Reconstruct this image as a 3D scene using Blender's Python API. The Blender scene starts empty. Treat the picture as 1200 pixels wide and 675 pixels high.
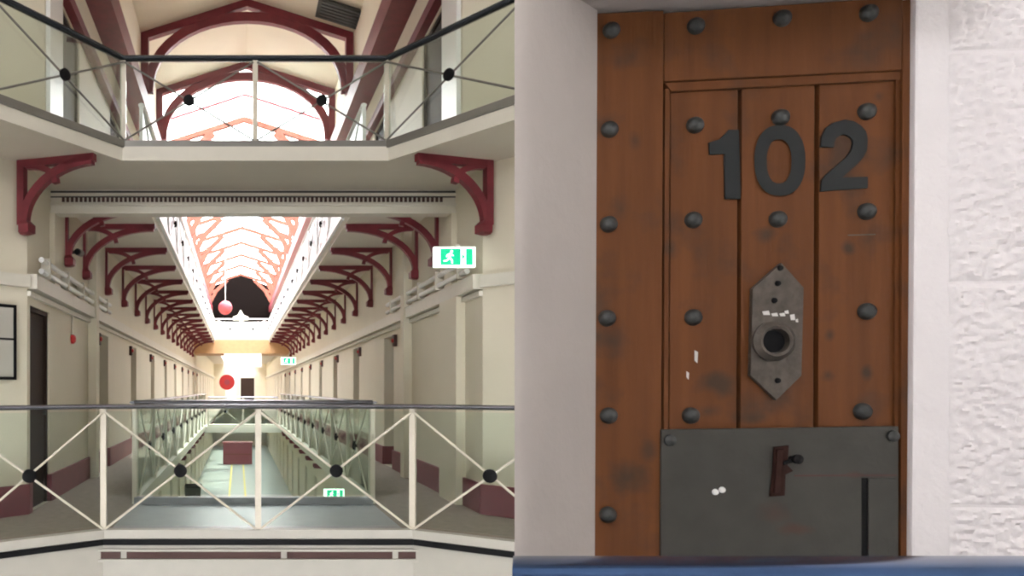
import bpy, bmesh, math, random
from mathutils import Vector, Matrix, noise
random.seed(4)
S = bpy.context.scene
COL = S.collection
PI = math.pi
CX, E, F = -0.17, 1.25, 830.0          # camera x, eye height above the gallery floor, focal length in px (1200 wide)
VX, VY = 279.0, 457.0                  # vanishing point of the corridor in the photograph
ORD = ['first', 'second', 'third', 'fourth', 'fifth', 'sixth', 'seventh', 'eighth', 'ninth', 'tenth', 'eleventh',
       'twelfth', 'thirteenth', 'fourteenth', 'fifteenth', 'sixteenth', 'seventeenth', 'eighteenth', 'nineteenth', 'twentieth']


# ------------------------------------------------------------------ materials
def mat(name, col, rough=.6, metal=0., var=.12, vscale=6., bump=0., bscale=40., col2=None, stretch=None, emit=None, spec=.5):
    m = bpy.data.materials.new(name); m.use_nodes = True
    nt = m.node_tree; b = nt.nodes['Principled BSDF']
    b.inputs['Roughness'].default_value = rough; b.inputs['Metallic'].default_value = metal
    b.inputs['Specular IOR Level'].default_value = spec
    tc = nt.nodes.new('ShaderNodeTexCoord'); mp = nt.nodes.new('ShaderNodeMapping')
    nt.links.new(tc.outputs['Object'], mp.inputs[0])
    if stretch: mp.inputs['Scale'].default_value = stretch
    n = nt.nodes.new('ShaderNodeTexNoise'); n.inputs['Scale'].default_value = vscale; n.inputs['Detail'].default_value = 6
    nt.links.new(mp.outputs[0], n.inputs[0])
    r = nt.nodes.new('ShaderNodeValToRGB'); nt.links.new(n.outputs[0], r.inputs[0])
    c2 = col2 or tuple(c * (1 - var) for c in col)
    r.color_ramp.elements[0].position = .3; r.color_ramp.elements[1].position = .7
    r.color_ramp.elements[0].color = (*c2, 1); r.color_ramp.elements[1].color = (*col, 1)
    nt.links.new(r.outputs[0], b.inputs['Base Color'])
    if bump:
        n2 = nt.nodes.new('ShaderNodeTexNoise'); n2.inputs['Scale'].default_value = bscale; n2.inputs['Detail'].default_value = 4
        nt.links.new(mp.outputs[0], n2.inputs[0])
        bp = nt.nodes.new('ShaderNodeBump'); bp.inputs['Strength'].default_value = bump; bp.inputs['Distance'].default_value = .01
        nt.links.new(n2.outputs[0], bp.inputs['Height']); nt.links.new(bp.outputs[0], b.inputs['Normal'])
    if emit:
        b.inputs['Emission Color'].default_value = (*emit[0], 1); b.inputs['Emission Strength'].default_value = emit[1]
    return m


def glass(name, tint, refl=1.0):
    m = bpy.data.materials.new(name); m.use_nodes = True
    nt = m.node_tree; nt.nodes.clear()
    o = nt.nodes.new('ShaderNodeOutputMaterial'); t = nt.nodes.new('ShaderNodeBsdfTransparent')
    g = nt.nodes.new('ShaderNodeBsdfGlossy'); g.inputs['Roughness'].default_value = .02
    f = nt.nodes.new('ShaderNodeFresnel'); f.inputs['IOR'].default_value = 1.45
    k = nt.nodes.new('ShaderNodeMath'); k.operation = 'MULTIPLY'; k.inputs[1].default_value = refl
    n = nt.nodes.new('ShaderNodeTexNoise'); n.inputs['Scale'].default_value = 2
    mx = nt.nodes.new('ShaderNodeMix'); mx.data_type = 'RGBA'
    mx.inputs['A'].default_value = (*tint, 1); mx.inputs['B'].default_value = (*[min(1, c * 1.03) for c in tint], 1)
    nt.links.new(n.outputs[0], mx.inputs['Factor']); nt.links.new(mx.outputs['Result'], t.inputs[0])
    mix = nt.nodes.new('ShaderNodeMixShader')
    nt.links.new(f.outputs[0], k.inputs[0]); nt.links.new(k.outputs[0], mix.inputs[0])
    nt.links.new(t.outputs[0], mix.inputs[1]); nt.links.new(g.outputs[0], mix.inputs[2]); nt.links.new(mix.outputs[0], o.inputs[0])
    return m


M = dict(
    cream=mat('cream_wall_paint', (.69, .635, .505), .55, var=.06, vscale=1.2, bump=.12, bscale=30),
    ceil=mat('ceiling_paint', (.70, .65, .56), .7, var=.08, vscale=1.5),
    lining=mat('roof_lining', (.80, .72, .58), .7, var=.05, vscale=1.5),
    trim=mat('cream_trim', (.68, .645, .555), .45, var=.05),
    maroon=mat('maroon_iron', (.20, .022, .034), .45, var=.25, vscale=9),
    salmon=mat('flare_tinted_truss', (.17, .036, .014), .6, var=.25, vscale=5),  # orange tint carries the skylight flare over the far maroon trusses
    dado=mat('maroon_skirting_paint', (.23, .050, .066), .45, var=.2, vscale=4),
    carpet=mat('brown_walkway', (.30, .245, .20), .85, var=.25, vscale=14, bump=.2, bscale=120),
    grey=mat('grey_landing', (.24, .25, .27), .35, var=.15, vscale=5),
    ground=mat('pale_ground_floor', (.31, .34, .32), .35, var=.12, vscale=2),
    yellow=mat('yellow_line_paint', (.70, .55, .10), .5),
    rail=mat('dark_handrail', (.045, .05, .06), .22, metal=.6, var=.2),
    rod=mat('cream_rod', (.66, .61, .50), .4, var=.08),
    greyrod=mat('grey_rod', (.20, .19, .17), .35, metal=.4),
    black=mat('black_hub', (.006, .006, .007), .6, spec=.15),
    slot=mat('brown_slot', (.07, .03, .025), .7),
    brown=mat('dark_brown_door', (.035, .020, .014), .6, var=.3, stretch=(8, 8, 1), spec=.15),
    darkgable=mat('deep_shade_black', (.0055, .0035, .003), .9, var=.4, stretch=(12, 12, 1), spec=.05),  # near black stands in for the unlit roof space at the gable
    glass=glass('green_tinted_glass', (.92, .96, .94), .4),
    skyglass=glass('roof_glass', (.97, .97, .98), .4),
    glareglass=mat('glare_white_glass', (.50, .50, .52), .3, var=.03),  # white body colour stands in for daylight glare on the glass
    railgrey=mat('grey_metal_handrail', (.24, .24, .27), .22, metal=.85, var=.1),
    hallwhite=mat('hall_bounce_white', (.77, .75, .735), .7, var=.04),  # neutral white on unseen walls, to bounce untinted light onto the door
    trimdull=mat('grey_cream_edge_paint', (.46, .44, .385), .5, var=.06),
    white=mat('white_gloss', (.85, .85, .83), .35, var=.03),
    red=mat('red_plastic', (.55, .03, .03), .4),
    pink=mat('pink_ball_skin', (.36, .05, .07), .5),
    signwhite=mat('lit_white', (.9, .95, .9), .4, emit=((.85, 1, .88), 1.6)),
    signgreen=mat('lit_green', (.0, .45, .22), .4, emit=((.0, .62, .30), .9)),
    frost=mat('white_transom', (.88, .86, .82), .4, var=.03),
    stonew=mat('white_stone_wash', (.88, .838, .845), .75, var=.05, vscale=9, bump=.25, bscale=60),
    stonej=mat('shaded_jamb_limewash', (.47, .425, .395), .75, var=.07, vscale=5, bump=.2, bscale=35),  # same wash as the wall, darkened to carry the jamb's shade
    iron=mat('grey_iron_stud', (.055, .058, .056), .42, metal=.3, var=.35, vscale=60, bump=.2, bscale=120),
    plate=mat('grey_painted_steel', (.062, .060, .052), .45, metal=.2, var=.2, vscale=12, bump=.1, bscale=50, spec=.25),
    escut=mat('worn_iron_plate', (.11, .092, .076), .45, metal=.4, var=.4, vscale=40, bump=.3, bscale=90),
    digit=mat('charcoal_number', (.018, .021, .022), .5, var=.2, spec=.3),
    rust=mat('rusty_latch', (.04, .016, .012), .7, var=.4, vscale=50, spec=.15),
    blue=mat('blue_black_rail', (.07, .14, .30), .2, metal=.8, var=.35, vscale=12),
    scratch=mat('white_paint_scrape', (.62, .60, .58), .6),
)


def wood_mat():
    m = mat('orange_brown_door_timber', (.152, .054, .0175), .5, stretch=(6, 6, .5), vscale=4, col2=(.108, .039, .0135), bump=.15, bscale=14, spec=.18)
    nt = m.node_tree; b = nt.nodes['Principled BSDF']
    src = b.inputs['Base Color'].links[0].from_socket
    tc = [n for n in nt.nodes if n.type == 'TEX_COORD'][0]
    n = nt.nodes.new('ShaderNodeTexNoise'); n.inputs['Scale'].default_value = 7; n.inputs['Detail'].default_value = 5
    nt.links.new(tc.outputs['Object'], n.inputs[0])
    r = nt.nodes.new('ShaderNodeValToRGB'); r.color_ramp.elements[0].position = .54; r.color_ramp.elements[1].position = .72
    nt.links.new(n.outputs[0], r.inputs[0])
    sc = nt.nodes.new('ShaderNodeMath'); sc.operation = 'MULTIPLY'; sc.inputs[1].default_value = .75
    nt.links.new(r.outputs[0], sc.inputs[0])
    mx = nt.nodes.new('ShaderNodeMix'); mx.data_type = 'RGBA'; mx.inputs['B'].default_value = (.05, .032, .022, 1)
    nt.links.new(sc.outputs[0], mx.inputs['Factor']); nt.links.new(src, mx.inputs['A']); nt.links.new(mx.outputs['Result'], b.inputs['Base Color'])
    return m





# ------------------------------------------------------------------ mesh builder
class MB:
    def __init__(s): s.v = []; s.f = []
    def add(s, vs, fs):
        o = len(s.v); s.v += [tuple(v) for v in vs]; s.f += [tuple(i + o for i in f) for f in fs]; return s
    def box(s, x0, x1, y0, y1, z0, z1):
        vs = [(x, y, z) for z in (z0, z1) for y in (y0, y1) for x in (x0, x1)]
        return s.add(vs, [(0, 2, 3, 1), (4, 5, 7, 6), (0, 1, 5, 4), (2, 6, 7, 3), (0, 4, 6, 2), (1, 3, 7, 5)])
    def loft(s, rings, cap=True, closed=False):
        n = len(rings[0]); vs = [v for r in rings for v in r]; fs = []
        k = len(rings); m = k if closed else k - 1
        for i in range(m):
            a, b = i * n, ((i + 1) % k) * n
            for j in range(n):
                fs.append((a + j, a + (j + 1) % n, b + (j + 1) % n, b + j))
        if cap and not closed: fs += [tuple(range(n))[::-1], tuple(range((k - 1) * n, k * n))]
        return s.add(vs, fs)
    def prism(s, poly, d):                       # poly: 3D points, d: extrude vector
        d = Vector(d); return s.loft([[Vector(p) for p in poly], [Vector(p) + d for p in poly]])
    def sweep(s, pts, w, h, up=(0, 0, 1), seg=0):  # rectangular (seg 0) or round section along a polyline
        pts = [Vector(p) for p in pts]; rings = []
        for i, p in enumerate(pts):
            a = (pts[i] - pts[i - 1]).normalized() if i else None
            b = (pts[i + 1] - pts[i]).normalized() if i < len(pts) - 1 else None
            t = ((a or b) + (b or a)).normalized()
            k = 1 / max(.5, t.dot(a or b))
            u = Vector(up); sd = t.cross(u)
            if sd.length < 1e-4: u = Vector((0, 1, 0)); sd = t.cross(u)
            sd.normalize(); u = sd.cross(t).normalized()
            bend = ((b or a) - (a or b))
            ks = k if abs(bend.dot(sd)) > abs(bend.dot(u)) else 1; ku = k if ks == 1 else 1
            if seg:
                rings.append([p + sd * (w / 2 * ks * math.cos(2 * PI * j / seg)) + u * (h / 2 * ku * math.sin(2 * PI * j / seg)) for j in range(seg)])
            else:
                rings.append([p + sd * (w / 2 * ks * x) + u * (h / 2 * ku * y) for x, y in ((-1, -1), (1, -1), (1, 1), (-1, 1))])
        return s.loft(rings)
    def tube(s, a, b, r, seg=10): return s.sweep([a, b], 2 * r, 2 * r, seg=seg)
    def lathe(s, prof, c=(0, 0, 0), axis='z', seg=16):
        rings = []
        for r, z in prof:
            ring = []
            for j in range(seg):
                x, y = r * math.cos(2 * PI * j / seg), r * math.sin(2 * PI * j / seg)
                p = (x, y, z) if axis == 'z' else ((x, -z, y) if axis == 'y' else (z, x, y))
                ring.append((p[0] + c[0], p[1] + c[1], p[2] + c[2]))
            rings.append(ring)
        return s.loft(rings)
    def mesh(s, name, m, smooth=False, bevel=0):
        me = bpy.data.meshes.new(name); me.from_pydata(s.v, [], s.f); me.update()
        bm = bmesh.new(); bm.from_mesh(me)
        bmesh.ops.recalc_face_normals(bm, faces=bm.faces)
        if bevel: bmesh.ops.bevel(bm, geom=list(bm.edges), offset=bevel, segments=2, affect='EDGES', profile=.7)
        for f in bm.faces: f.smooth = smooth
        bm.to_mesh(me); bm.free(); me.materials.append(M[m] if isinstance(m, str) else m)
        if smooth: me.set_sharp_from_angle(angle=math.radians(40))
        return me
    def build(s, name, m, parent=None, smooth=False, bevel=0, loc=None, rz=0):
        return put(name, s.mesh(name, m, smooth, bevel), parent, loc, rz)


def put(name, me, parent=None, loc=None, rz=0):
    o = bpy.data.objects.new(name, me); COL.objects.link(o)
    if parent: o.parent = parent
    if loc is not None: o.location = loc
    o.rotation_euler.z = rz
    return o


def tag(o, label=None, cat=None, group=None, kind=None):
    for k, v in (('label', label), ('category', cat), ('group', group), ('kind', kind)):
        if v: o[k] = v
    return o


def thing(name, label, cat, loc=(0, 0, 0), rz=0, group=None):
    o = bpy.data.objects.new(name, None); COL.objects.link(o); o.empty_display_size = .1
    o.location = loc; o.rotation_euler.z = rz
    return tag(o, label, cat, group)


def struct(mb, name, m, parent=None, **k):
    o = mb.build(name, m, parent, **k)
    if not parent: o['kind'] = 'structure'
    return o


def at(px, py, d): return Vector((CX + (px - VX) * d / F, d, E - (py - VY) * d / F))


def copy_tree(o, parent=None):
    c = o.copy(); COL.objects.link(c)
    if parent: c.parent = parent
    for ch in o.children: copy_tree(ch, c)
    return c


# ------------------------------------------------------------------ setting: corridor shell
W, V = 2.30, 1.31              # half width of the corridor, half width of the open well
Y0, YE, YB, YR = 7.15, 62., 46., 62.3    # near corner of the corridor walls, far end below, far end above
SOF, UF = 3.53, 3.64           # soffit and floor of the upper gallery
GF = -3.6                      # ground floor
dn = [0]


def corridor_wall(name, sx, y0, y1, z0, z1, doors, dw, dh, floor, upper=False):
    mb = MB(); T = .45; cur = y0
    xa, xb = sorted((sx * W, sx * (W + T)))
    for d in doors:
        a, b = d - dw / 2, d + dw / 2
        if a > cur: mb.box(xa, xb, cur, a, z0, z1)
        mb.box(xa, xb, a, b, floor + dh, z1)
        if floor > z0: mb.box(xa, xb, a, b, z0, floor)
        cur = b
    mb.box(xa, xb, cur, y1, z0, z1)
    struct(mb, name, 'cream')
    for d in doors:
        dn[0] += 1
        rc = .05 if d < 8 or upper else .30
        x0, x1 = sorted((sx * (W + rc), sx * (W + rc + .07)))
        o = MB().box(x0, x1, d - dw / 2, d + dw / 2, floor, floor + dh).build('door_%d' % dn[0], 'brown')
        o['kind'] = 'structure'
        fr = MB(); xi = sx * (W + rc); t = .05
        for (ya, yb, za, zb) in ((d - dw / 2, d - dw / 2 + t, 0, dh), (d + dw / 2 - t, d + dw / 2, 0, dh), (d - dw / 2, d + dw / 2, dh - t, dh)):
            fr.box(*sorted((xi, xi - sx * .03)), ya, yb, floor + za, floor + zb)
        fr.build('door_frame', 'maroon' if not upper and d > 8 else 'brown', o)
        MB().lathe([(.0, .0), (.02, .0), (.025, .03), (.0, .04)], axis='x').build('handle', 'iron', o,
            loc=(xi - sx * .02, d + dw * .3, floor + 1.0))


DL = [7.62] + [11.25 + 3.2 * k for k in range(16)]
DR = [11.6 + 3.2 * k for k in range(16)]
DU = [9.0] + [12.3 + 3.2 * k for k in range(10)]
corridor_wall('wall_left', -1, Y0, YE, -.2, SOF, DL, .74, 2.12, 0)
corridor_wall('wall_right', 1, Y0, YE, -.2, SOF, DR, .74, 2.12, 0)
corridor_wall('wall_upper_left', -1, Y0 + .65, YE, SOF, 6.0, DU, 1.0, 2.25, UF, True)
corridor_wall('wall_upper_right', 1, Y0 + .65, YE, SOF, 6.0, DU, 1.0, 2.25, UF, True)
corridor_wall('wall_ground_left', -1, Y0, YE, GF, -.2, [16.1 + 3.2 * k for k in range(14)], .8, 2.1, GF)
corridor_wall('wall_ground_right', 1, Y0, YE, GF, -.2, [16.1 + 3.2 * k for k in range(14)], .8, 2.1, GF)
# canted walls of the hall either side of the corridor mouth
for sx, nm in ((-1, 'wall_canted_left'), (1, 'wall_canted_right')):
    mb = MB()
    a = Vector((sx * W, Y0, GF)); b = a + Vector((sx * 2.6, -2.6, 0)); n = Vector((sx * .35, .35, 0))
    mb.prism([a, b, b + n, a + Vector((sx * .45, 0, 0))], (0, 0, SOF - GF))
    a2 = Vector((sx * W, Y0 + .65, SOF)); b2 = a2 + Vector((sx * 2.9, -2.9, 0))
    mb.prism([a2, b2, b2 + n, a2 + Vector((sx * .45, 0, 0))], (0, 0, 8.7 - SOF))
    struct(mb, nm, 'cream')
    sk = MB(); t = Vector((-sx * .03, -.03, 0))
    sk.prism([a.xy.to_3d(), b.xy.to_3d(), b.xy.to_3d() + t, a.xy.to_3d() + t], (0, 0, .3)); 
    struct(sk, 'baseboard_canted_' + ('left' if sx < 0 else 'right'), 'dado')
    co = MB(); t = Vector((-sx * .05, -.05, 0)); z = Vector((0, 0, 2.28))
    co.prism([a.xy.to_3d() + z, b.xy.to_3d() + z, b.xy.to_3d() + t + z, a.xy.to_3d() + t + z], (0, 0, .12))
    struct(co, 'trim_canted_' + ('left' if sx < 0 else 'right'), 'trim')
struct(MB().box(-5.5, -5.2, -5, 5.0, GF, 8.7), 'wall_unseen_left', 'hallwhite')  # unseen hall shell, added to hold back light from the open sky
struct(MB().box(5.2, 5.5, -5, 5.0, GF, 8.7), 'wall_unseen_right', 'hallwhite')
struct(MB().box(-5.5, 5.5, -5.3, 8.1, 8.7, 8.9), 'ceiling_unseen_hall', 'hallwhite')
WX0, WX1, WZ0, WZ1 = -5.0, -1.9, 4.2, 6.3
struct(MB().box(-5.5, WX0, -5.3, -5, GF, 8.7).box(WX1, 5.5, -5.3, -5, GF, 8.7).box(WX0, WX1, -5.3, -5, GF, WZ0).box(WX0, WX1, -5.3, -5, WZ1, 8.7), 'wall_unseen_back', 'hallwhite')
wf = MB()
for k in range(6): wf.box(WX0 + k * (WX1 - WX0 - .06) / 5, WX0 + k * (WX1 - WX0 - .06) / 5 + .06, -5.2, -5.12, WZ0, WZ1)
for z in (WZ0, 5.3, WZ1 - .06): wf.box(WX0, WX1, -5.2, -5.12, z, z + .06)
o = struct(wf, 'window_added_light', 'white')  # unseen window, added and sized to light the door wall
MB().box(WX0, WX1, -5.17, -5.15, WZ0, WZ1).build('pane', 'skyglass', o)
# end wall, its door and the dark gable far above
mb = MB().box(-W - .4, W + .4, YE, YE + .3, GF, 8.0); struct(mb, 'wall_end', 'cream')
o = MB().box(.05, 1.25, YE - .06, YE, 0, 2.3).build('door_end', 'brown'); o['kind'] = 'structure'
MB().box(-.05, .05, YE - .09, YE, 0, 2.4).box(1.25, 1.35, YE - .09, YE, 0, 2.4).box(-.05, 1.35, YE - .09, YE, 2.3, 2.4).build('door_frame', 'trim', o)
mb = MB().prism([(-W, YB, 5.7), (W, YB, 5.7), (W, YB, 6.0), (2.05, YB, 7.9), (0, YB, 8.75), (-2.05, YB, 7.9), (-W, YB, 6.0)], (0, .25, 0))
struct(mb, 'wall_gable_end', 'darkgable')
# arched end window beneath the gable
wn = MB()
wn.box(-2.25, 2.25, YB, YB + .1, UF, UF + .35)
for x in (-2.25, -1.1, 0, 1.1, 2.2): wn.box(x, x + .08, YB, YB + .1, UF + .35, 5.7)
o = struct(wn, 'window_1', 'white')
MB().box(-2.25, 2.25, YB + .04, YB + .06, UF + .3, 5.7).build('pane', 'glareglass', o)
MB().prism([(-.5, YB - .1, 5.75), (.5, YB - .1, 5.75), (.5, YB - .1, 6.0), (.22, YB - .1, 6.1), (0, YB - .1, 6.45), (-.22, YB - .1, 6.1), (-.5, YB - .1, 6.0)], (0, .1, 0)).build('pediment', 'trimdull', o)

# skirting, cornice along the walls (broken at the doors)
def strip(name, sx, y0, y1, z0, z1, prj, m, gaps=(), dw=.74):
    mb = MB(); cur = y0; x = sorted((sx * W, sx * (W - prj)))
    for d in gaps:
        if d - dw / 2 > cur: mb.box(*x, cur, d - dw / 2, z0, z1)
        cur = d + dw / 2
    mb.box(*x, cur, y1, z0, z1)
    struct(mb, name, m)
strip('baseboard_left', -1, Y0, YE, 0, .30, .03, 'dado', DL)
strip('baseboard_right', 1, Y0, YE, 0, .30, .03, 'dado', DR)
# door reveals carry the same maroon skirting
for sx, ds, nm in ((-1, DL, 'baseboard_reveal_left'), (1, DR, 'baseboard_reveal_right')):
    mb = MB()
    for d in ds[:6]: mb.box(*sorted((sx * W, sx * (W + .29))), d + .35, d + .372, 0, .3)
    struct(mb, nm, 'dado')
strip('trim_left', -1, Y0, YE, 2.27, 2.42, .10, 'trim'); strip('trim_right', 1, Y0, YE, 2.27, 2.42, .10, 'trim')
strip('trim_lower_left', -1, Y0, YE, 2.20, 2.25, .04, 'trim'); strip('trim_lower_right', 1, Y0, YE, 2.20, 2.25, .04, 'trim')

# gallery floors
WING = Vector((.80, -.55, 0)).normalized()
YN, YV, BR0, BR1 = 6.0, 7.8, 24., 26.
mb = MB()
for sx in (-1, 1):
    e = Vector((sx * V, YN, 0)); w1 = e + Vector((sx * WING.x, WING.y, 0)) * 2.6
    mb.prism([e, (sx * V, YE, 0), (sx * W, YE, 0), (sx * W, Y0, 0), (sx * (W + 1.5), Y0 - 1.5, 0), w1], (0, 0, -.1))
struct(mb, 'floor', 'carpet')
struct(MB().box(-V, V, YN, YV, -.2, 0), 'floor_landing', 'grey')
struct(MB().box(-V, V, BR0, BR1, -.2, 0).box(-V, V, 58, YE, -.2, 0), 'floor_bridge', 'trim')
for i, sx in enumerate((-1, 1)):   # cream edge board along the well
    struct(MB().box(*sorted((sx * V, sx * (V - .04))), YV, BR0, -.1, .05), 'trim_well_' + ('left', 'right')[i], 'trim')
# fascia of the landing below the near balustrade
mb = MB().box(-V, V, YN - .02, YN, -.42, -.055)
sl = MB()
for sx in (-1, 1):
    e = Vector((sx * V, YN, 0)); d = Vector((sx * WING.x, WING.y, 0)); n = Vector((0, .02, 0))
    mb.prism([e - n + Vector((0, 0, -.42)), e + d * 2.6 - n + Vector((0, 0, -.42)), e + d * 2.6 + Vector((0, 0, -.42)), e + Vector((0, 0, -.42))], (0, 0, .365))
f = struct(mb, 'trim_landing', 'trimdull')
for a, b in ((90, 142), (149, 329), (336, 459), (466, 512)):
    MB().box(at(a, 650, YN).x, at(b, 650, YN).x, YN - .032, YN - .012, -.172, -.105).build('slot', 'slot', f)
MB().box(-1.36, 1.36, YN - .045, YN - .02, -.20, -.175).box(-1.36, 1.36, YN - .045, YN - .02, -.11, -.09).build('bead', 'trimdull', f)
# ground floor with two yellow lines
struct(MB().box(-6, 6, -3, YE, GF - .1, GF), 'floor_ground', 'ground')
yl = MB()
for x in (-.62, .12): yl.box(x, x + .09, 12, 47, GF, GF + .004)
struct(yl, 'trim_floor_lines', 'yellow')

# upper gallery slabs, near bridge, far bridge
WU = Vector((.80, -1.02, 0)).normalized(); YU, YUV = 7.03, 8.2
mb = MB()
for sx in (-1, 1):
    e = Vector((sx * V, YU, SOF)); w1 = e + Vector((sx * WU.x, WU.y, 0)) * 3.4
    mb.prism([e, (sx * V, YE, SOF), (sx * W, YE, SOF), (sx * W, Y0 + .65, SOF), (sx * (W + 2.9), Y0 - 2.25, SOF), w1], (0, 0, UF - SOF))
mb.box(-V, V, YU, YUV, SOF, UF)
struct(mb, 'ceiling', 'ceil')
edge = MB()
for sx in (-1, 1):
    e = Vector((sx * V, YU, SOF - .02)); d = Vector((sx * WU.x, WU.y, 0)); n = Vector((0, -.05, 0))
    edge.prism([e, e + d * 3.4, e + d * 3.4 + n, e + n], (0, 0, UF - SOF + .03))
edge.box(-V, V, YU - .05, YU, SOF - .02, UF + .01)
struct(edge, 'trim_upper_edge', 'trim')
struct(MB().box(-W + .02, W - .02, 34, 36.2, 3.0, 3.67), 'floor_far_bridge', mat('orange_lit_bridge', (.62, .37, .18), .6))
# beam over the mouth of the corridor with its perforated frieze
bm_ = thing('frieze_beam', 'long cream beam with a dark perforated strip spanning the corridor mouth', 'beam', (0, 8.05, 3.25))
MB().box(-W, W, 0, .15, 0, .275).build('body', 'trim', bm_)
MB().box(-W, W, -.03, 0, .0, .03).box(-W, W, -.03, 0, .09, .115).box(-W, W, -.035, 0, .205, .23).build('moulding', 'trim', bm_)
MB().box(-W, W, -.004, .004, .24, .262).build('groove_or_shade', 'iron', bm_); MB().box(-W, W, -.004, .004, .186, .2).build('groove_or_shade', 'iron', bm_)  # dark strips drawn as the shadow lines of the mouldings
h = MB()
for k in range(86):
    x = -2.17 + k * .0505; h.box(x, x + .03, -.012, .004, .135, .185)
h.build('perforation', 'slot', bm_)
for i, sx in enumerate((-1, 1)):
    struct(MB().box(*sorted((sx * W, sx * (W - .06))), 8.0, 8.26, 2.42, 3.25), 'trim_beam_pier_' + ('left', 'right')[i], 'cream')
    struct(MB().box(*sorted((sx * W, sx * (W - .12))), 10.05, 10.25, 0.0, SOF), 'trim_pilaster_' + ('left', 'right')[i], 'cream')
    if sx > 0: struct(MB().box(W - .10, W, 7.7, 8.35, 0, 2.27), 'trim_pier_right', 'cream')
    # upper doorway pier, coloured white to carry the bright light on it
    struct(MB().box(*sorted((sx * W, sx * (W - .05))), 7.85, 8.42, UF, 6.0), 'trim_upper_pier_' + ('left', 'right')[i], 'white')

# roof: wall plate beams, upper wall, lined roof near, glazed roof beyond
YT = 15.95
for i, sx in enumerate((-1, 1)):
    lr = ('left', 'right')[i]
    o = MB().box(*sorted((sx * 1.82, sx * 2.15)), 6.5, YE, 6.3, 6.65).build('wall_plate_beam', 'maroon')
    tag(o, 'thick maroon beam running along the corridor high on the %s' % lr, 'beam')
    o = MB().box(*sorted((sx * 2.19, sx * 2.31)), 7.8, YE, 5.93, 6.07).build('cornice_rail', 'maroon')
    tag(o, 'thin maroon rail along the wall top outside the %s roof beam' % lr, 'rail')
    mb = MB().prism([(sx * 2.30, 7.8, 6.0), (sx * 2.15, 7.8, 6.3), (sx * 2.3, 7.8, 6.4), (sx * 2.5, 7.8, 6.0)], (0, YE - 7.8, 0))
    struct(mb, 'trim_cove_' + lr, 'lining')
    mb = MB().box(*sorted((sx * 2.0, sx * 2.1)), 6.5, YT, 6.65, 8.0)
    struct(mb, 'wall_attic_' + lr, 'lining')
    mb = MB().prism([(sx * 2.1, 5.0, 7.95), (0, 5.0, 8.62), (0, 5.0, 8.72), (sx * 2.1, 5.0, 8.05)], (0, YT - 5.0 + .1, 0))
    struct(mb, 'ceiling_roof_' + lr, 'lining')
    # glazing, carried on unseen past the gable to light the far end
    fr = MB()
    for k in range(40):
        y = YT + .1 + k * 1.63
        if y > YE: break
        fr.sweep([(sx * 2.05, y, 7.95), (0, y, 8.62)], .05, .06, up=(0, 1, 0)); fr.box(*sorted((sx * 2.0, sx * 2.06)), y, y + .06, 6.65, 7.95)
    o = struct(fr, 'window_%d' % (2 + i), 'maroon')
    MB().prism([(sx * 2.05, YT, 8.0), (0, YT, 8.67), (0, YT, 8.69), (sx * 2.05, YT, 8.02)], (0, YE - YT, 0)).build('pane', 'skyglass', o)
    MB().box(*sorted((sx * 2.04, sx * 2.06)), YT, YE, 6.65, 7.95).build('pane', 'skyglass', o)
# ceiling vent
p0, p1 = at(372, -2, 12.6), at(425, 26, 12.6)
vt = thing('ceiling_vent', 'grey rectangular vent in the sloping cream roof lining', 'vent', (1.66, 12.8, 8.05), 0)
vs = Vector((-2.1, 0, .67)).normalized()
vf = MB().sweep([(Vector((0, 0, 0)) + vs * .42), -vs * .42], .62, .04, up=(0, 0, 1)); vf.build('frame', 'plate', vt)
sl = MB()
for k in range(6):
    sl.sweep([vs * .36 + Vector((0, -.25 + k * .1, -.03)), -vs * .36 + Vector((0, -.25 + k * .1, -.03))], .05, .012)
sl.build('slat', 'iron', vt)


# ------------------------------------------------------------------ roof trusses
def truss_mesh(kind):
    mb = MB().sweep([(0, 0, -1.25), (0, 0, 0)], .14, .16)
    tk = .14 if kind == 0 else .13
    ch = MB().sweep([(-2.03, 0, -.02), (0, 0, .63), (2.03, 0, -.02)], tk, tk)
    ar = MB(); pts = []
    if kind == 0:
        for k in range(25):
            a = PI * k / 24
            pts.append((-1.86 * math.cos(a), 0, -1.05 + 1.42 * math.sin(a) ** .9))
        ar.sweep(pts, .12, .17)
    else:
        ar.sweep([(-1.93, 0, -1.15), (-1.55, 0, -.42), (-.85, 0, .27)], .15, .20)
        ar.sweep([(-1.93, 0, -.55), (-1.45, 0, -.32)], .12, .14)
    return mb, ch, ar
tm = {}
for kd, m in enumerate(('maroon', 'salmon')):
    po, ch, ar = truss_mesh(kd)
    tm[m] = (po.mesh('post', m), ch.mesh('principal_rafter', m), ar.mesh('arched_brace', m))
nt_ = 0
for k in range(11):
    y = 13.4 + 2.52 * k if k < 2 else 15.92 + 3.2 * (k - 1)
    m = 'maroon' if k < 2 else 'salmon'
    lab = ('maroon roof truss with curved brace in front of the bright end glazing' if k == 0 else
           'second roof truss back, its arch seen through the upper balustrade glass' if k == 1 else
           '%s of the flare-tinted roof trusses seen beyond the frieze beam' % ORD[k - 2])
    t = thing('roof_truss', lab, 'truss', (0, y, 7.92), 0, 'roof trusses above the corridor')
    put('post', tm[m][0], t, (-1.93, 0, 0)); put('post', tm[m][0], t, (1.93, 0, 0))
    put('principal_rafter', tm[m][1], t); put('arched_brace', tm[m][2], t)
    if m == 'salmon': put('arched_brace', tm[m][2], t).rotation_euler.z = PI


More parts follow.
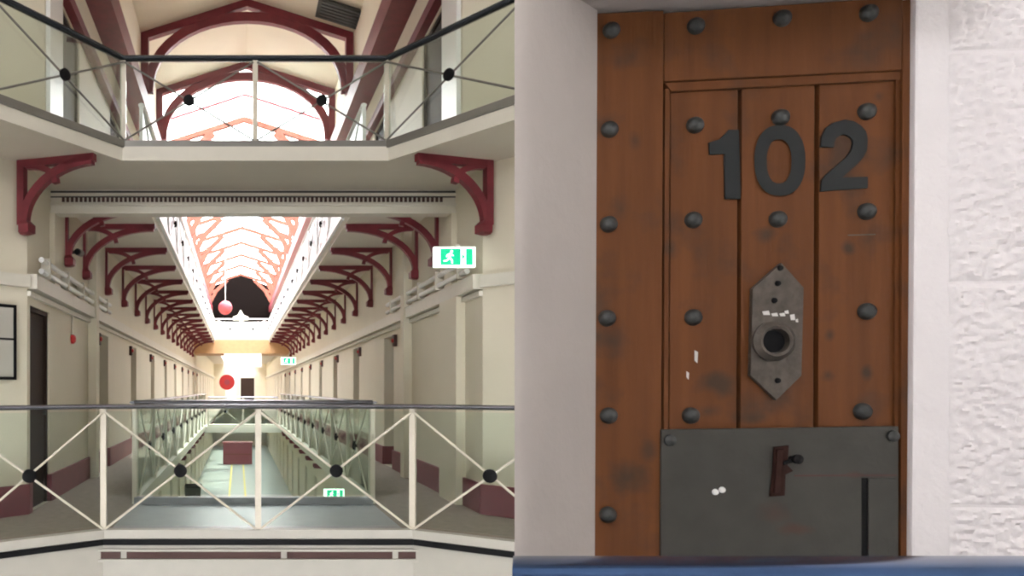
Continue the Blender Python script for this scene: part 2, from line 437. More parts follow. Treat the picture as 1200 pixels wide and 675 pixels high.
# ------------------------------------------------------------------ brackets
def bracket_meshes(L, H, TK=.068):
    wall = MB().sweep([(0, 0, -H), (0, 0, 0)], TK, TK, up=(0, 1, 0))
    top = MB().sweep([(0, 0, -.035), (L, 0, -.035)], .07, TK)
    pts = []
    for k in range(15):
        a = PI / 2 * k / 14
        pts.append((.03 + (L - .05) * (1 - math.cos(a)), 0, -H + .02 + (H - .08) * math.sin(a)))
    main = MB().sweep(pts, .07, TK * 1.15)
    pts = []
    for k in range(9):
        a = PI / 2 * k / 8
        pts.append((.06 + L * .40 * math.sin(a), 0, -.06 - H * .30 * (1 - math.cos(a))))
    sm = MB().sweep(pts, .06, TK * .8)
    foot = MB().loft([[(x * s_, y * s_, z) for x, y in ((-.02, -1), (1.6, -1), (1.6, 1), (-.02, 1))] for s_, z in ((.035, -H - .10), (.068, -H - .08), (.068, -H - .0), (.045, -H + .04))])
    return [(n, b.mesh(n, 'maroon')) for n, b in (('wall_post', wall), ('top_chord', top), ('curved_brace', main), ('small_brace', sm), ('foot', foot))]
BK = bracket_meshes(.99, .66)
BKN = bracket_meshes(.80, .64, .075)


def bracket(loc, rz, label, group=None, parts=BK):
    t = thing('iron_bracket', label, 'bracket', loc, rz, group)
    for n, me in parts: put(n, me, t)
    return t
ys = [8.75] + [9.75 + 1.63 * k for k in range(15)]
for sx, lr in ((-1, 'left'), (1, 'right')):
    for k, y in enumerate(ys):
        if k == 0: lab = 'maroon bracket partly hidden behind the frieze beam at the %s wall' % lr
        elif k < 11: lab = '%s maroon curved bracket behind the frieze beam under the %s gallery' % (ORD[k - 1], lr)
        else: lab = 'tiny distant maroon bracket near the far bridge under the %s gallery' % lr
        bracket((sx * W, y, SOF), 0 if sx < 0 else PI, lab, 'brackets along the %s corridor wall' % lr)
    a = at(28, 260, 7.1) if sx < 0 else at(563, 265, 7.1)
    bracket((sx * (W + .02), 7.05, SOF), math.atan2(-.22, .78) if sx < 0 else PI - math.atan2(-.22, .78),
            'large near maroon bracket on the %s pier carrying the upper balcony' % lr, None, BKN)
    for k in range(15):      # under the lower gallery, seen down through the well
        if k < 5: lab = '%s maroon bracket under the lower gallery floor on the %s side' % (ORD[k], lr)
        else: lab = 'distant maroon bracket under the lower gallery down the well on the %s' % lr
        bracket((sx * W, 14.0 + 1.63 * k, -.2), 0 if sx < 0 else PI, lab, 'brackets under the lower gallery, %s side' % lr)


# ------------------------------------------------------------------ balustrades
cache = {}


def panel_parts(L, H, rodm, pane='glass', base=.08, rr=.010):
    key = (round(L, 3), H, rodm, pane)
    if key not in cache:
        g = MB().box(.03, L - .03, -.006, .006, base + .02, H - .04).mesh('glass_panel', pane)
        x = MB().tube((.02, -.03, base), (L - .02, -.03, H - .05), rr, 8).tube((.02, -.03, H - .05), (L - .02, -.03, base), rr, 8).mesh('cross_rods', rodm, True)
        hb = MB().lathe([(0, 0), (.04, 0), (.055, .015), (.055, .04), (.035, .05), (0, .05)], (L / 2, -.02, (H + base - .05) / 2), 'y').mesh('hub', 'black', True)
        p = MB().box(-.025, .025, -.02, .02, -.02, H - .02).mesh('post', 'rod' if rodm == 'greyrod' else rodm)
        cache[key] = (g, x, hb, p)
    return cache[key]


def balustrade(label, pts, H, rodm, railw=.07, railh=.045, kerb='trim', seal=True, pane='glass', cross=True, railm='railgrey', name='glass_balustrade', posts_end=True, group=None, flip=1):
    root = thing(name, label, 'balustrade', pts[0], 0, group)
    o0 = Vector(pts[0]); P = [Vector(p) for p in pts]
    for i in range(len(P) - 1):
        d = P[i + 1] - P[i]; L = d.length; rz = math.atan2(d.y, d.x)
        g, x, hb, p = panel_parts(L, H, rodm, pane)
        for n, me in (('glass_panel', g), ('cross_rods', x), ('hub', hb), ('post', p)):
            if cross or n in ('glass_panel', 'post'): put(n, me, root, P[i] - o0, rz)
    if posts_end: put('post', panel_parts((P[-1] - P[-2]).length, H, rodm, pane)[3], root, P[-1] - o0, rz)
    # merge collinear rail points
    R = [P[0]]
    for i in range(1, len(P) - 1):
        if (P[i] - R[-1]).normalized().dot((P[i + 1] - P[i]).normalized()) < .9999: R.append(P[i])
    R.append(P[-1])
    MB().sweep([p - o0 + Vector((0, 0, H)) for p in R], railw, railh, seg=12).build('handrail', railm, root, True)
    MB().sweep([p - o0 + Vector((0, 0, .035)) for p in R], .09, .075).build('kerb', kerb, root)
    if seal: MB().sweep([p - o0 + Vector((0, -.035, -.028)) for p in R], .05, .05).build('seal', 'black', root)
    return root


def wing(sx, y, d, z, n, L): 
    e = Vector((sx * V, y, z)); v = Vector((sx * d.x, d.y, 0)); return [e + v * L * k for k in range(1, n + 1)]
lo = list(reversed(wing(-1, YN, WING, 0, 2, 1.3))) + [Vector((-V, YN, 0)), Vector((0, YN, 0)), Vector((V, YN, 0))] + wing(1, YN, WING, 0, 2, 1.3)
balustrade('lower glass balustrade across the hall with cream crossed rods and black hubs', lo, 1.11, 'rod', .055, .04, 'trimdull')
up = list(reversed(wing(-1, YU, WU, UF, 2, 1.5))) + [Vector((-V, YU, UF)), Vector((0, YU, UF)), Vector((V, YU, UF))] + wing(1, YU, WU, UF, 2, 1.5)
balustrade('upper glass balustrade with dark handrail and thin grey crossed rods', up, .90, 'greyrod', .08, .06, 'greyrod', False, railm='rail')
balustrade('glass balustrade at the near end of the well, behind the lower one', [(-V, YV, 0), (V, YV, 0)], 1.11, 'rod', .10, .06, 'grey', False, cross=False)
for sx, lr in ((-1, 'left'), (1, 'right')):
    n = 10; s = (BR0 - YV - .1) / n
    balustrade('lower glass balustrade running back along the %s edge of the well' % lr,
               [(sx * (V - .005), YV + .1 + s * k, 0) for k in range(n + 1)][::sx * -1], 1.11, 'rod', .16, .04)
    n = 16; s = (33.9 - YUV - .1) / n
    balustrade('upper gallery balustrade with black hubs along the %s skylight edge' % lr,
               [(sx * (V - .005), YUV + .1 + s * k, UF) for k in range(n + 1)][::sx * -1], .95, 'white', .07, .05, 'white', False, 'glareglass', railm='white')  # white rods and rail merge with the glare coloured into the panels
balustrade('glass balustrade of the far upper bridge below the dark gable', [(x, 34.15, 3.67) for x in (-2.2, -1.1, 0, 1.1, 2.2)], 1.0, 'white', .07, .05, 'white', False, 'glass', railm='white')
balustrade('glass balustrade on the small bridge down the well', [(-V + .12, BR0 + .1, 0), (0, BR0 + .1, 0), (V - .12, BR0 + .1, 0)], 1.0, 'rod', .07, .05)

# ------------------------------------------------------------------ small things along the corridor
o = MB().box(-.85, .95, 33.84, 33.92, 2.38, 2.99).build('transom_panel', 'frost'); tag(o, 'white glowing transom panel under the far orange bridge', 'panel')
MB().box(-.9, 1.0, 33.80, 33.96, 2.32, 2.38).build('frame', 'trim', o)
# red round sign on a post, far end
t = thing('round_sign', 'red round sign standing far away near the end door', 'sign', (-.95, 50, 0))
MB().tube((0, 0, 0), (0, 0, 1.3), .04).lathe([(.3, 0), (.3, .04), (0, .06)], (0, 0, 0)).build('stand', 'white', t)
MB().lathe([(0, 0), (.55, 0), (.55, .05), (0, .05)], (0, 0, 1.8), 'y', 28).build('disc', 'red', t)
MB().lathe([(0, 0), (.2, 0), (.2, .02), (0, .02)], (0, -.05, 1.8), 'y', 24).build('symbol', 'pink', t)
o = MB().box(-1.25, -.35, YE - 1.5, YE - 1.4, 0, 2.6).build('notice_board', 'white'); tag(o, 'white upright board far away beside the red round sign', 'board')
t = MB().lathe([(.0, -.36)] + [(.36 * math.cos(a), .36 * math.sin(a)) for a in [-1.3 + .26 * k for k in range(11)]] + [(0, .36)], (-.83, 36.6, 5.5), seg=20).build('hanging_ball', 'pink', None, True)
tag(t, 'pink ball hanging in front of the dark gable', 'ball')
MB().tube((-.83, 36.6, 5.85), (-.83, 36.6, 8.3), .012, 6).build('cord', 'white', t)
# lantern above the far bridge
# maroon counter on the ground floor
t = thing('counter', 'dark maroon counter on the ground floor at the end of the yellow lines', 'counter', (-.2, 46.2, GF))
MB().box(-.95, .95, 0, .6, 0, 1.35).build('body', 'dado', t); MB().box(-1.0, 1.0, -.06, .66, 1.35, 1.45).build('top', 'dado', t)
MB().box(-.9, .9, -.02, 0, .62, .68).build('stripe', 'salmon', t)
t = thing('bin', 'dark bin on the ground floor seen down the well beside the left wall', 'bin', (-1.98, 28.5, GF))
MB().loft([[(x * s_, y * s_, z) for x, y in ((-1, -1), (1, -1), (1, 1), (-1, 1))] for s_, z in ((.26, 0), (.32, .95))]).build('body', 'plate', t)
MB().box(-.34, .34, -.34, .34, .95, 1.03).build('lid', 'black', t)

# cell lamp / indicator beside each door
def indicator(sx, y, lab, grp):
    t = thing('door_indicator', lab, 'indicator', (sx * W, y, 2.02), 0, grp)
    MB().box(*sorted((sx * .02, -sx * .05)), -.06, .06, -.09, .09).build('housing', 'slot', t)
    MB().lathe([(.035, .05), (.035, .07), (0, .085)] if sx < 0 else [(.035, -.05), (.035, -.07), (0, -.085)], axis='x', seg=10).build('lens', 'red', t)
for sx, ds, lr in ((-1, DL[1:], 'left'), (1, DR, 'right')):
    for k, d in enumerate(ds[:9]):
        indicator(sx, d - .55 if sx < 0 else d + .55 - 1.1, '%s small dark indicator beside the cell doors of the %s wall' % (ORD[k], lr), 'indicators of the %s wall' % lr)
# red alarm on left wall near first door
t = thing('alarm_bell', 'round red alarm bell on the left wall past the first dark doorway', 'alarm', (-W, 9.06, 1.90))
MB().lathe([(.0, 0), (.06, 0), (.06, .03), (.04, .05), (0, .055)], axis='x', seg=18).build('gong', 'red', t, True)
MB().tube((.01, 0, .08), (.01, 0, .37), .012, 8).build('conduit', 'trim', t)
# cables / pipes above cornice on both walls
for sx, lr in ((-1, 'left'), (1, 'right')):
    t = thing('wall_pipes', 'pair of white pipes above the cornice of the %s wall' % lr, 'pipe', (sx * W, 7.45, 2.5))
    for k, z in enumerate((.0, .12)):
        MB().tube((-sx * .06, 0, z), (-sx * .06, 4.0, z), .03, 10).build('pipe', 'white', t, True)
    for q in range(5): MB().box(*sorted((sx * .01, -sx * .1)), .2 + q * .85, .24 + q * .85, -.05, .17).build('clip', 'trim', t)
# security camera on left wall
t = thing('security_camera', 'small grey security camera on the left wall under the first brackets', 'camera', (-W, 9.0, 3.0))
MB().box(-.02, .09, -.02, .02, -.02, .02).build('arm', 'plate', t)
MB().tube((.12, -.13, -.02), (.12, .07, .0), .045, 12).build('body', 'escut', t, True)
MB().tube((.12, -.15, -.022), (.12, -.13, -.02), .035, 12).build('lens', 'black', t)
# framed notice on the canted wall at the frame edge
c = Vector((-W - .215, Y0 - .215, 1.72)); 
t = thing('framed_notice', 'black framed notice on the canted wall at the picture edge', 'picture', c, math.radians(45))
MB().box(-.14, .14, -.05, -.02, -.35, .35).build('paper', 'trimdull', t)
MB().box(-.16, -.13, -.06, -.0, -.37, .37).box(.13, .16, -.06, 0, -.37, .37).box(-.16, .16, -.06, 0, .34, .37).box(-.16, .16, -.06, 0, -.37, -.34).box(-.16, .16, -.06, 0, .02, .04).build('frame', 'black', t)


# exit signs
def exit_sign(loc, s, label):
    t = thing('exit_sign', label, 'sign', loc)
    def B(*a): return MB().box(*[v * s for v in a])
    B(-.215, .215, 0, .05, -.105, .105).build('housing', 'signwhite', t)
    MB().box(-.15 * s, .06 * s, -.004, 0, -.085 * s, .085 * s).box(.115 * s, .185 * s, -.004, 0, -.085 * s, .085 * s).build('green_panel', 'signgreen', t)
    man = MB()
    def L(a, b, w): man.sweep([(a[0] * s, -.007, a[1] * s), (b[0] * s, -.007, b[1] * s)], w * s, .004, up=(0, 1, 0))
    man.lathe([(0, 0), (.014 * s, 0), (.014 * s, .004), (0, .004)], (-.035 * s, -.006, .055 * s), 'y', 12)
    L((-.045, .035), (-.06, -.015), .028); L((-.045, .03), (-.015, .01), .012); L((-.05, .03), (-.08, .02), .012); L((-.08, .02), (-.09, -.005), .011)
    L((-.058, -.012), (-.03, -.035), .015); L((-.03, -.035), (-.03, -.07), .013); L((-.06, -.012), (-.085, -.04), .015); L((-.085, -.04), (-.12, -.045), .013)
    man.build('running_figure', 'signwhite', t)
    MB().prism([(.075 * s, -.006, .03 * s), (.105 * s, -.006, 0), (.075 * s, -.006, -.03 * s)], (0, .004, 0)).build('arrow', 'signgreen', t)
    MB().box(.02 * s, .06 * s, .01, .03, .105 * s, .135 * s).build('bracket', 'trim', t)
    return t
exit_sign((CX + (533 - VX) * 7.0 / F, 7.0, E + (VY - 301) * 7.0 / F), .95, 'green lit exit sign with running figure on the right pier')
exit_sign((1.75, 27.0, E + (VY - 423) * 27 / F), 1.3, 'tiny green exit sign hanging far down the right gallery')
exit_sign((1.30 + .55, 14.9, E + (VY - 579) * 14.9 / F), 1.0, 'green exit sign under the right gallery seen down the well')

# ------------------------------------------------------------------ our side: gallery floor, door 102, its wall and the rail in front
struct(MB().box(-3.2, 3.2, -2.5, 2.2, -.2, 0), 'floor_near', 'grey')
TH = math.radians(5.2)
C0 = at(885, 337, 1.68)
U = Vector((math.cos(TH), -math.sin(TH), 0)); N = Vector((-math.sin(TH), -math.cos(TH), 0)); EYE = Vector((CX, 0, E))
ROOT0 = Vector((C0.x, C0.y, 0))


def uv(px, py, n=0.):
    """where the sight line of a photograph pixel meets the door plane (raised by n), in the door's own axes"""
    r = Vector(((px - VX) / F, 1, -(py - VY) / F))
    t = ((ROOT0 + N * n) - EYE).dot(N) / r.dot(N)
    p = EYE + r * t - ROOT0
    return p.dot(U), p.z
# door-local axes: x right along the door, y = away from the viewer, z up
def loc(u, v, n): return Vector((u, -n, v))
def ppoly(mb, pix, n0, n1):
    return mb.prism([loc(*uv(x, y, n1), n1) for x, y in pix], (0, n1 - n0, 0))
RZ = -TH
M['wood'] = wood_mat()


def stains(m, spots, col):
    nt = m.node_tree; b = nt.nodes['Principled BSDF']
    tc = [n for n in nt.nodes if n.type == 'TEX_COORD'][0]
    nz = nt.nodes.new('ShaderNodeTexNoise'); nz.inputs['Scale'].default_value = 22; nz.inputs['Detail'].default_value = 4
    nt.links.new(tc.outputs['Object'], nz.inputs[0])
    for px, py, rx, ry, st in spots:
        u, v = uv(px, py); src = b.inputs['Base Color'].links[0].from_socket
        mp = nt.nodes.new('ShaderNodeMapping'); mp.vector_type = 'TEXTURE'
        mp.inputs['Location'].default_value = (u, .01, v); mp.inputs['Scale'].default_value = (rx / 493, .3, ry / 493)
        nt.links.new(tc.outputs['Object'], mp.inputs[0])
        ln = nt.nodes.new('ShaderNodeVectorMath'); ln.operation = 'LENGTH'; nt.links.new(mp.outputs[0], ln.inputs[0])
        ad = nt.nodes.new('ShaderNodeMath'); ad.operation = 'MULTIPLY_ADD'; ad.inputs[1].default_value = 1.5
        nt.links.new(nz.outputs[0], ad.inputs[0]); nt.links.new(ln.outputs['Value'], ad.inputs[2])
        mr = nt.nodes.new('ShaderNodeMapRange'); mr.inputs['From Min'].default_value = .9; mr.inputs['From Max'].default_value = 1.75
        mr.inputs['To Min'].default_value = st; mr.inputs['To Max'].default_value = 0
        nt.links.new(ad.outputs[0], mr.inputs['Value'])
        mx = nt.nodes.new('ShaderNodeMix'); mx.data_type = 'RGBA'; mx.inputs['B'].default_value = (*col, 1)
        nt.links.new(mr.outputs[0], mx.inputs['Factor']); nt.links.new(src, mx.inputs['A']); nt.links.new(mx.outputs['Result'], b.inputs['Base Color'])


stains(M['wood'], [(1000, 290, 8, 10, .8), (978, 393, 8, 9, .7), (974, 440, 10, 10, .8), (1021, 437, 8, 10, .8), (901, 274, 14, 12, .75),
                   (845, 448, 26, 20, .8), (735, 560, 30, 24, .75), (790, 290, 12, 16, .6), (744, 165, 9, 14, .5), (833, 482, 20, 10, .7),
                   (1035, 110, 8, 8, .6), (760, 530, 14, 16, .6), (728, 245, 14, 20, .45), (885, 490, 24, 9, .6)], (.045, .032, .022))
stains(M['plate'], [(930, 620, 26, 8, .5), (1000, 556, 12, 5, .6), (905, 600, 20, 16, .35)], (.09, .035, .02))
D = thing('cell_door', 'orange brown studded timber cell door numbered 102 in a white stone wall', 'door', ROOT0, RZ)
fl = -0.0
ubl, _ = uv(690, 660); ubr, _ = uv(1078, 660)
# backing, frame pieces, planks
zb = 0.02
def col_px(xt, xb, y0, y1): return None
def uvz(px, z, n=0.):   # u at a pixel column taken at mid height, for members running to the floor
    return uv(px, 640, n)[0], z
ROW = -.016    # planks lie this far behind the frame face
def quad_to_floor(mb, xl, yl, xr, yr, xlb, xrb, n0, n1):
    a = uv(xl, yl, n1); b = uv(xr, yr, n1); c = (uv(xrb, 660, n1)[0], zb); d = (uv(xlb, 660, n1)[0], zb)
    return mb.prism([loc(*a, n1), loc(*b, n1), loc(*c, n1), loc(*d, n1)], (0, n1 - n0, 0))
quad_to_floor(MB(), 690, 5, 1085, -14, 686, 1080, -.075, -.03).build('backing', 'darkgable', D)
quad_to_floor(MB(), 690, 16, 778, 12, 686, 772, -.06, 0).build('stile', 'wood', D, bevel=.003)
quad_to_floor(MB(), 1058, 0, 1090, -8, 1054, 1086, -.06, 0).build('stile', 'wood', D, bevel=.003)
ppoly(MB(), [(778.5, 15), (1058, -4), (1057, 82), (778.5, 95)], -.06, 0).build('top_rail', 'wood', D, bevel=.003)
ppoly(MB(), [(779, 97), (1057, 83), (1057, 93), (787, 107)], -.03, -.006).build('moulding', 'wood', D, bevel=.002)
for (xl, xr, yt) in ((786, 865, 103), (869.5, 955, 98), (960.5, 1049, 92)):
    quad_to_floor(MB(), xl, yt + 2, xr, yt - 2, xl - 4, xr - 4, -.045, -.014).build('plank', 'wood', D, bevel=.003)
quad_to_floor(MB(), 1050, 90, 1056.5, 89, 1046, 1052.5, -.045, -.008).build('moulding', 'wood', D)
quad_to_floor(MB(), 779.5, 104, 785, 104, 775, 780.5, -.045, -.009).build('moulding', 'wood', D)
# studs
dome = MB().lathe([(.0200, 0), (.0192, .006), (.0155, .012), (.0085, .0165), (.0, .018)], (0, 0, 0), 'y', 18).mesh('stud', 'iron', True)
for x, y, n in [(716, 36, 0), (714, 152, 0), (713, 263, 0), (711, 373, 0), (713, 487, 0), (712, 603, 0),
             (815, 31, 0), (814, 147, -.014), (812, 258, -.014), (812, 372, -.014), (809, 487, -.014),
             (916, 22, 0), (914, 138, -.014), (911, 257, -.014),
             (1017, 16, 0), (1015, 131, -.014), (1015, 248, -.014), (1015, 365, -.014), (1010, 482, -.014)]:
    o = put('stud', dome, D, loc(*uv(x, y, n), n))
# number 1 0 2
n1 = -.009
one = MB(); ppoly(one, [(831, 167), (844, 163), (854, 152), (866, 152), (868, 233), (850, 233), (849, 180), (832, 181)], -.014, n1)
one.build('number', 'digit', D)
zo = MB(); K = 36
def ell(cx, cy, rx, ry): return [(cx + rx * math.copysign(abs(math.cos(a)) ** .85, math.cos(a)), cy + ry * math.copysign(abs(math.sin(a)) ** .9, math.sin(a))) for a in [2 * PI * k / K for k in range(K)]]
o_, i_ = ell(914, 188, 30, 41.5), ell(913, 189, 14.5, 26)
rings = []
for lst, nn in ((o_, -.014), (o_, n1), (i_, n1), (i_, -.014)): rings.append([loc(*uv(x, y, nn), nn) for x, y in lst])
zo.loft(rings, closed=True).build('number', 'digit', D)
two = MB()
outer = [(962, 172), (963, 160), (968, 150), (976, 144), (990, 140), (1001, 142), (1009, 147), (1015, 154), (1017, 163), (1016, 176), (1012, 184), (1006, 191), (987, 208), (1017, 207), (1017, 220)]
inner = [(977.5, 172), (978, 167), (980, 162), (984, 159), (988, 157.5), (992, 158), (996, 160), (999, 163), (1000, 167), (998.5, 174), (996, 179), (992, 184), (968, 205), (963, 211), (962, 224)]
for k in range(14):
    ppoly(two, [outer[k], outer[k + 1], inner[k + 1], inner[k]], -.014, n1)
two.build('number', 'digit', D)
# escutcheon with its peep tube
es = ppoly(MB(), [(916, 308), (942, 337), (939.5, 440), (910, 469), (879.5, 440), (882, 338)], -.014, -.002).build('escutcheon', 'escut', D, bevel=.002)
uu, vv = uv(905.5, 400, .0)
MB().lathe([(.046, 0), (.047, .008), (.041, .012), (.036, .018), (.030, .016), (.028, .006), (.0275, .0005)], loc(uu, vv, -.002), 'y', 32).build('peep_tube', 'escut', es, True)
MB().lathe([(.0262, 0), (.0262, .003), (0, .003)], loc(uu, vv, -.0018), 'y', 28).build('hole', 'black', es)
sc = MB()
for x, y in ((912, 332), (908, 352), (912, 446), (915, 314)):
    a = uv(x, y, 0); sc.lathe([(.007, 0), (.006, .003), (0, .004)], loc(*a, -.002), 'y', 10)
sc.build('screw', 'black', es)
pm = MB()
for x, y, w, hh in ((898, 367, 9, 4), (908, 369, 8, 3), (917, 369, 7, 3), (929, 372, 6, 6), (922, 366, 5, 3), (934, 376, 3, 3)):
    ppoly(pm, [(x - w / 2, y - hh / 2), (x + w / 3, y - hh / 2 - 1), (x + w / 2, y + hh / 2), (x - w / 3, y + hh / 2)], -.003, -.0012)
pm.build('paint_scrape', 'scratch', es)
# steel plate over the lower door, with flap groove and latch
pn = .006
pl = quad_to_floor(MB(), 775, 503.5, 1053, 499.5, 772, 1052, -.01, pn).build('kick_plate', 'plate', D, bevel=.0015)
sc = MB()
for x, y in ((785, 516), (1046, 511)):
    a = uv(x, y, pn); sc.lathe([(.014, 0), (.013, .005), (.006, .009), (0, .009)], loc(*a, pn), 'y', 14)
sc.build('bolt', 'iron', pl, True)
g = MB()
ppoly(g, [(1010, 560), (1017, 560), (1017, 662), (1010, 662)], pn - .002, pn + .0008); g.build('groove_or_shade', 'black', pl)
fp = ppoly(MB(), [(931, 558.5), (1051, 558), (1051, 555.8), (931, 556.3)], pn - .002, pn + .0012).build('seam', 'slot', pl)
ppoly(MB(), [(1018, 561), (1050, 561), (1049, 700), (1018, 700)], pn - .002, pn + .004).build('flap_strip', 'plate', pl, bevel=.001)
la = MB()
ppoly(la, [(908, 524), (925, 522), (923, 545), (930, 552), (921, 556), (920, 581), (903, 582), (906, 556)], pn, pn + .006)
lt = la.build('latch', 'rust', pl, bevel=.002)
ppoly(MB(), [(911, 527), (919, 526), (915, 578), (908, 578)], pn + .006, pn + .012).build('bolt_bar', 'rust', lt, bevel=.002)
a = uv(934, 538, pn + .02); MB().lathe([(.006, -.014), (.006, .004), (.011, .008), (.011, .016), (0, .02)], loc(*a, pn + .01), 'y', 12).build('knob', 'black', lt, True)
ppoly(MB(), [(918, 541), (932, 537), (933, 541), (919, 545)], pn + .004, pn + .012).build('arm', 'black', lt)
gl = MB()
for x, y in ((838, 576.5), (846, 574)):
    a = uv(x, y, pn); gl.lathe([(.0075, 0), (.0065, .004), (0, .005)], loc(*a, pn), 'y', 10)
gl.build('glint_screw', 'white', pl, True)  # white colour paints the glints on two small screws
# white scuffs on plank
pm = MB()
for x, y, w, hh in ((816, 418, 4, 15), (806, 440, 3, 10)):
    ppoly(pm, [(x - w / 2, y - hh / 2), (x + w / 2, y - hh / 2 + 2), (x + w / 3, y + hh / 2), (x - w / 2, y + hh / 2 - 3)], -.0145, -.0137)
pm.build('paint_scuff', 'scratch', D)
pm = MB()
ppoly(pm, [(993, 275), (1026, 274), (1026, 275.3), (994, 276.3)], -.0145, -.0137); pm.build('scratch_mark', 'escut', D)

# --- stone wall around the door (structure), in the door's axes
def wall_obj(mb, name, m, **k):
    o = mb.build(name, m, None, **k); o.location = ROOT0; o.rotation_euler.z = RZ; o['kind'] = 'structure'; return o
# left splayed jamb: profile in (u, n) from the door edge to the outer rounded arris, lofted floor to lintel
TOPZ = 2.9
def jamb_profile(z):
    t = z / 2.15
    ue = uv(695 + 5 * t, 337)[0]                    # meets the door here
    nOut = .20
    uo = uv(603, 337, nOut)[0]
    pts = [(ue, -.08), (ue, .0)]
    k1 = (ue + (uo - ue) * .64, nOut * .70)
    pts += [(ue + (k1[0] - ue) * q / 3, k1[1] * q / 3) for q in (1, 2, 3)]
    for q in range(1, 7):                            # rounded arris
        s = q / 6
        pts.append((k1[0] + (uo - k1[0]) * (s * (2 - s) * .25 + s * .75), k1[1] + (nOut - k1[1]) * math.sin(s * PI / 2)))
    a = Vector((U.x, U.y)); 
    # run the hidden flank back along and a little behind the sight line
    ray = Vector((uo, -nOut)) - Vector(((EYE - ROOT0).dot(U), -(EYE - ROOT0).dot(N)))
    ray.normalize()
    pts.append((uo + ray.x * .03 + .012, nOut - ray.y * .03)); pts.append((uo + ray.x * .55 + .06, nOut - ray.y * .55))
    pts.append((ue + .1, -.30))
    return [loc(u, z, n) for u, n in pts]
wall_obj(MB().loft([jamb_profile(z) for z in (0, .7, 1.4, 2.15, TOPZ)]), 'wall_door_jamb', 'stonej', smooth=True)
# lintel with soffit following the head of the door
lt_ = [uv(660, 14), uv(1080, -6)]
u0, u1 = uv(640, 14)[0], uv(1300, 0)[0]
zl = lambda u: lt_[0][1] + (u - lt_[0][0]) * (lt_[1][1] - lt_[0][1]) / (lt_[1][0] - lt_[0][0])
mb = MB()
mb.prism([loc(u0, zl(u0), .26), loc(lt_[1][0], zl(lt_[1][0]), .26), loc(lt_[1][0], TOPZ, .26), loc(u0, TOPZ, .26)], (0, .51, 0))
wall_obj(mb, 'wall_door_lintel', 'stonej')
# right hand wall: smooth drafted margin and tooled blocks
mb = MB(); nm = .014
a_t, a_b = uv(1073, 5, nm), uv(1068.5, 655, nm); mu = uv(1112, 337, nm)[0]; ur = uv(1560, 337, nm)[0]
ub = a_b[0] + (a_b[0] - a_t[0]) / (a_b[1] - a_t[1]) * (0 - a_b[1]); ut = a_b[0] + (a_b[0] - a_t[0]) / (a_b[1] - a_t[1]) * (TOPZ - a_b[1])
mb.prism([loc(ub, 0, nm), loc(ur, 0, nm), loc(ur, TOPZ, nm), loc(ut, TOPZ, nm)], (0, .3, 0))
wall_obj(mb, 'wall_door_right', 'stonew', bevel=.006)
zs = [0, uv(1150, 593, nm)[1], uv(1150, 331, nm)[1], uv(1150, 331, nm)[1] + .53, TOPZ]
bl = MB()
st = .0055
for b in range(4):
    z0, z1 = zs[b] + .003, zs[b + 1] - .003
    if b == 0: z0 = z1 - .75
    if b == 3: z1 = z0 + .5
    nu, nv = int((ur - mu) / st), int((z1 - z0) / st)
    vs, fs = [], []
    for j in range(nv + 1):
        for i in range(nu + 1):
            x, z = mu + i * st, z0 + (z1 - z0) * j / nv
            q = Vector((x * 40 + z * 34 + b * 7, z * 62 - x * 26, b * 3.3))
            w_ = noise.noise(q) * .6 + noise.noise(q * 2.1) * .35
            w_ = max(-.35, w_) 
            e_ = min(i * st / .012, (z - z0) / .008, (z1 - z) / .008, 1)
            vs.append(loc(x + noise.noise(Vector((z * 30, b, 0))) * .004, z, nm + .0005 + max(0, e_) * (.006 + .0155 * w_)))
    for j in range(nv):
        for i in range(nu):
            k = j * (nu + 1) + i; fs.append((k, k + 1, k + nu + 2, k + nu + 1))
    bl.add(vs, fs)
wall_obj(bl, 'wall_door_tooling', 'stonew', smooth=True)

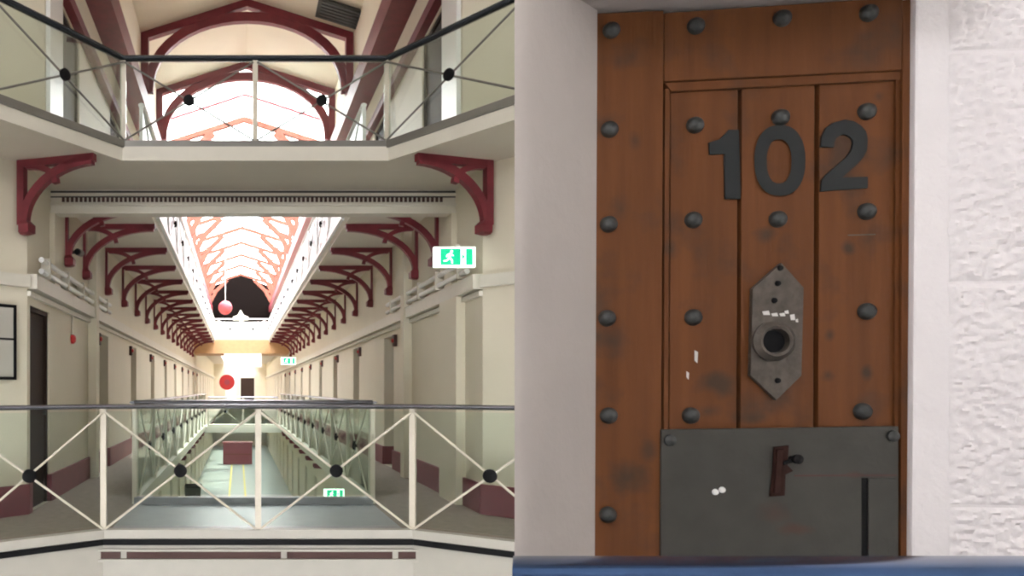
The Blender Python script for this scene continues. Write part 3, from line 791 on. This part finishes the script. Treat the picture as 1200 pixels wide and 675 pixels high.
# rail in front of the door
RY = .75; zc = E - (674 - VY) * RY / F
x0 = CX + (601 - VX) * RY / F
rt = thing('blue_handrail', 'blurred blue black metal handrail in front of door 102', 'rail', (x0, RY, 0))
prof = []
for k in range(20):
    a = 2 * PI * k / 20
    prof.append((.034 * math.copysign(abs(math.cos(a)) ** .6, math.cos(a)), .017 * math.copysign(abs(math.sin(a)) ** .7, math.sin(a))))
sl_ = (601 - VX) / F * 1.05
mb = MB(); mb.loft([[(y * sl_ if x == 0 else x, y, z + zc) for y, z in prof] for x in (0, 1.6)])
mb.build('rail', 'blue', rt, True)
for x in (.35, 1.4):
    MB().tube((x, 0, 0), (x, 0, zc - .012), .016, 12).lathe([(.045, 0), (.045, .012), (.016, .02)], (x, 0, 0)).build('post', 'rail', rt, True)

# ------------------------------------------------------------------ light
w = bpy.data.worlds.new('sky'); S.world = w; w.use_nodes = True
bg = w.node_tree.nodes['Background']; bg.inputs[0].default_value = (.985, .985, 1.0, 1); bg.inputs[1].default_value = 19.0


def area(name, loc, size, power, rot, col=(1, .97, .93)):
    l = bpy.data.lights.new(name, 'AREA'); l.shape = 'RECTANGLE'; l.size, l.size_y = size; l.energy = power; l.color = col
    o = bpy.data.objects.new(name, l); COL.objects.link(o); o.location = loc; o.rotation_euler = rot
    return o
sun = bpy.data.lights.new('sun', 'SUN'); sun.energy = 8; sun.angle = math.radians(4); sun.color = (1, .95, .86)
so = bpy.data.objects.new('sun', sun); COL.objects.link(so); so.rotation_euler = (math.radians(-18), math.radians(14), 0)

def portal(name, loc, size, rot):
    o = area(name, loc, size, 1, rot); o.data.cycles.is_portal = True
portal('window_portal', ((WX0 + WX1) / 2, -5.0, (WZ0 + WZ1) / 2), (WX1 - WX0, WZ1 - WZ0), (PI / 2, 0, 0))
portal('roof_portal', (0, (YT + YE) / 2, 7.95), (4.0, YE - YT), (0, 0, 0))
# ------------------------------------------------------------------ camera
cam = bpy.data.cameras.new('camera'); co = bpy.data.objects.new('camera', cam); COL.objects.link(co)
co.location = EYE; co.rotation_euler = (PI / 2, 0, 0)
cam.sensor_fit = 'HORIZONTAL'; cam.sensor_width = 36; cam.lens = 36 * F / 1200
cam.shift_x = (600 - VX) / 1200; cam.shift_y = (VY - 337.5) / 1200
cam.clip_start = .05; cam.clip_end = 300
S.camera = co
S.view_settings.view_transform = 'Standard'; S.view_settings.look = 'None'; S.view_settings.gamma = 1
S.view_settings.use_curve_mapping = False; S.view_settings.exposure = 0
S.cycles.use_denoising = True
S.cycles.max_bounces = 10; S.cycles.transparent_max_bounces = 24; S.cycles.diffuse_bounces = 6
S.cycles.pixel_filter_type = 'BLACKMAN_HARRIS'; S.cycles.filter_width = 2.2
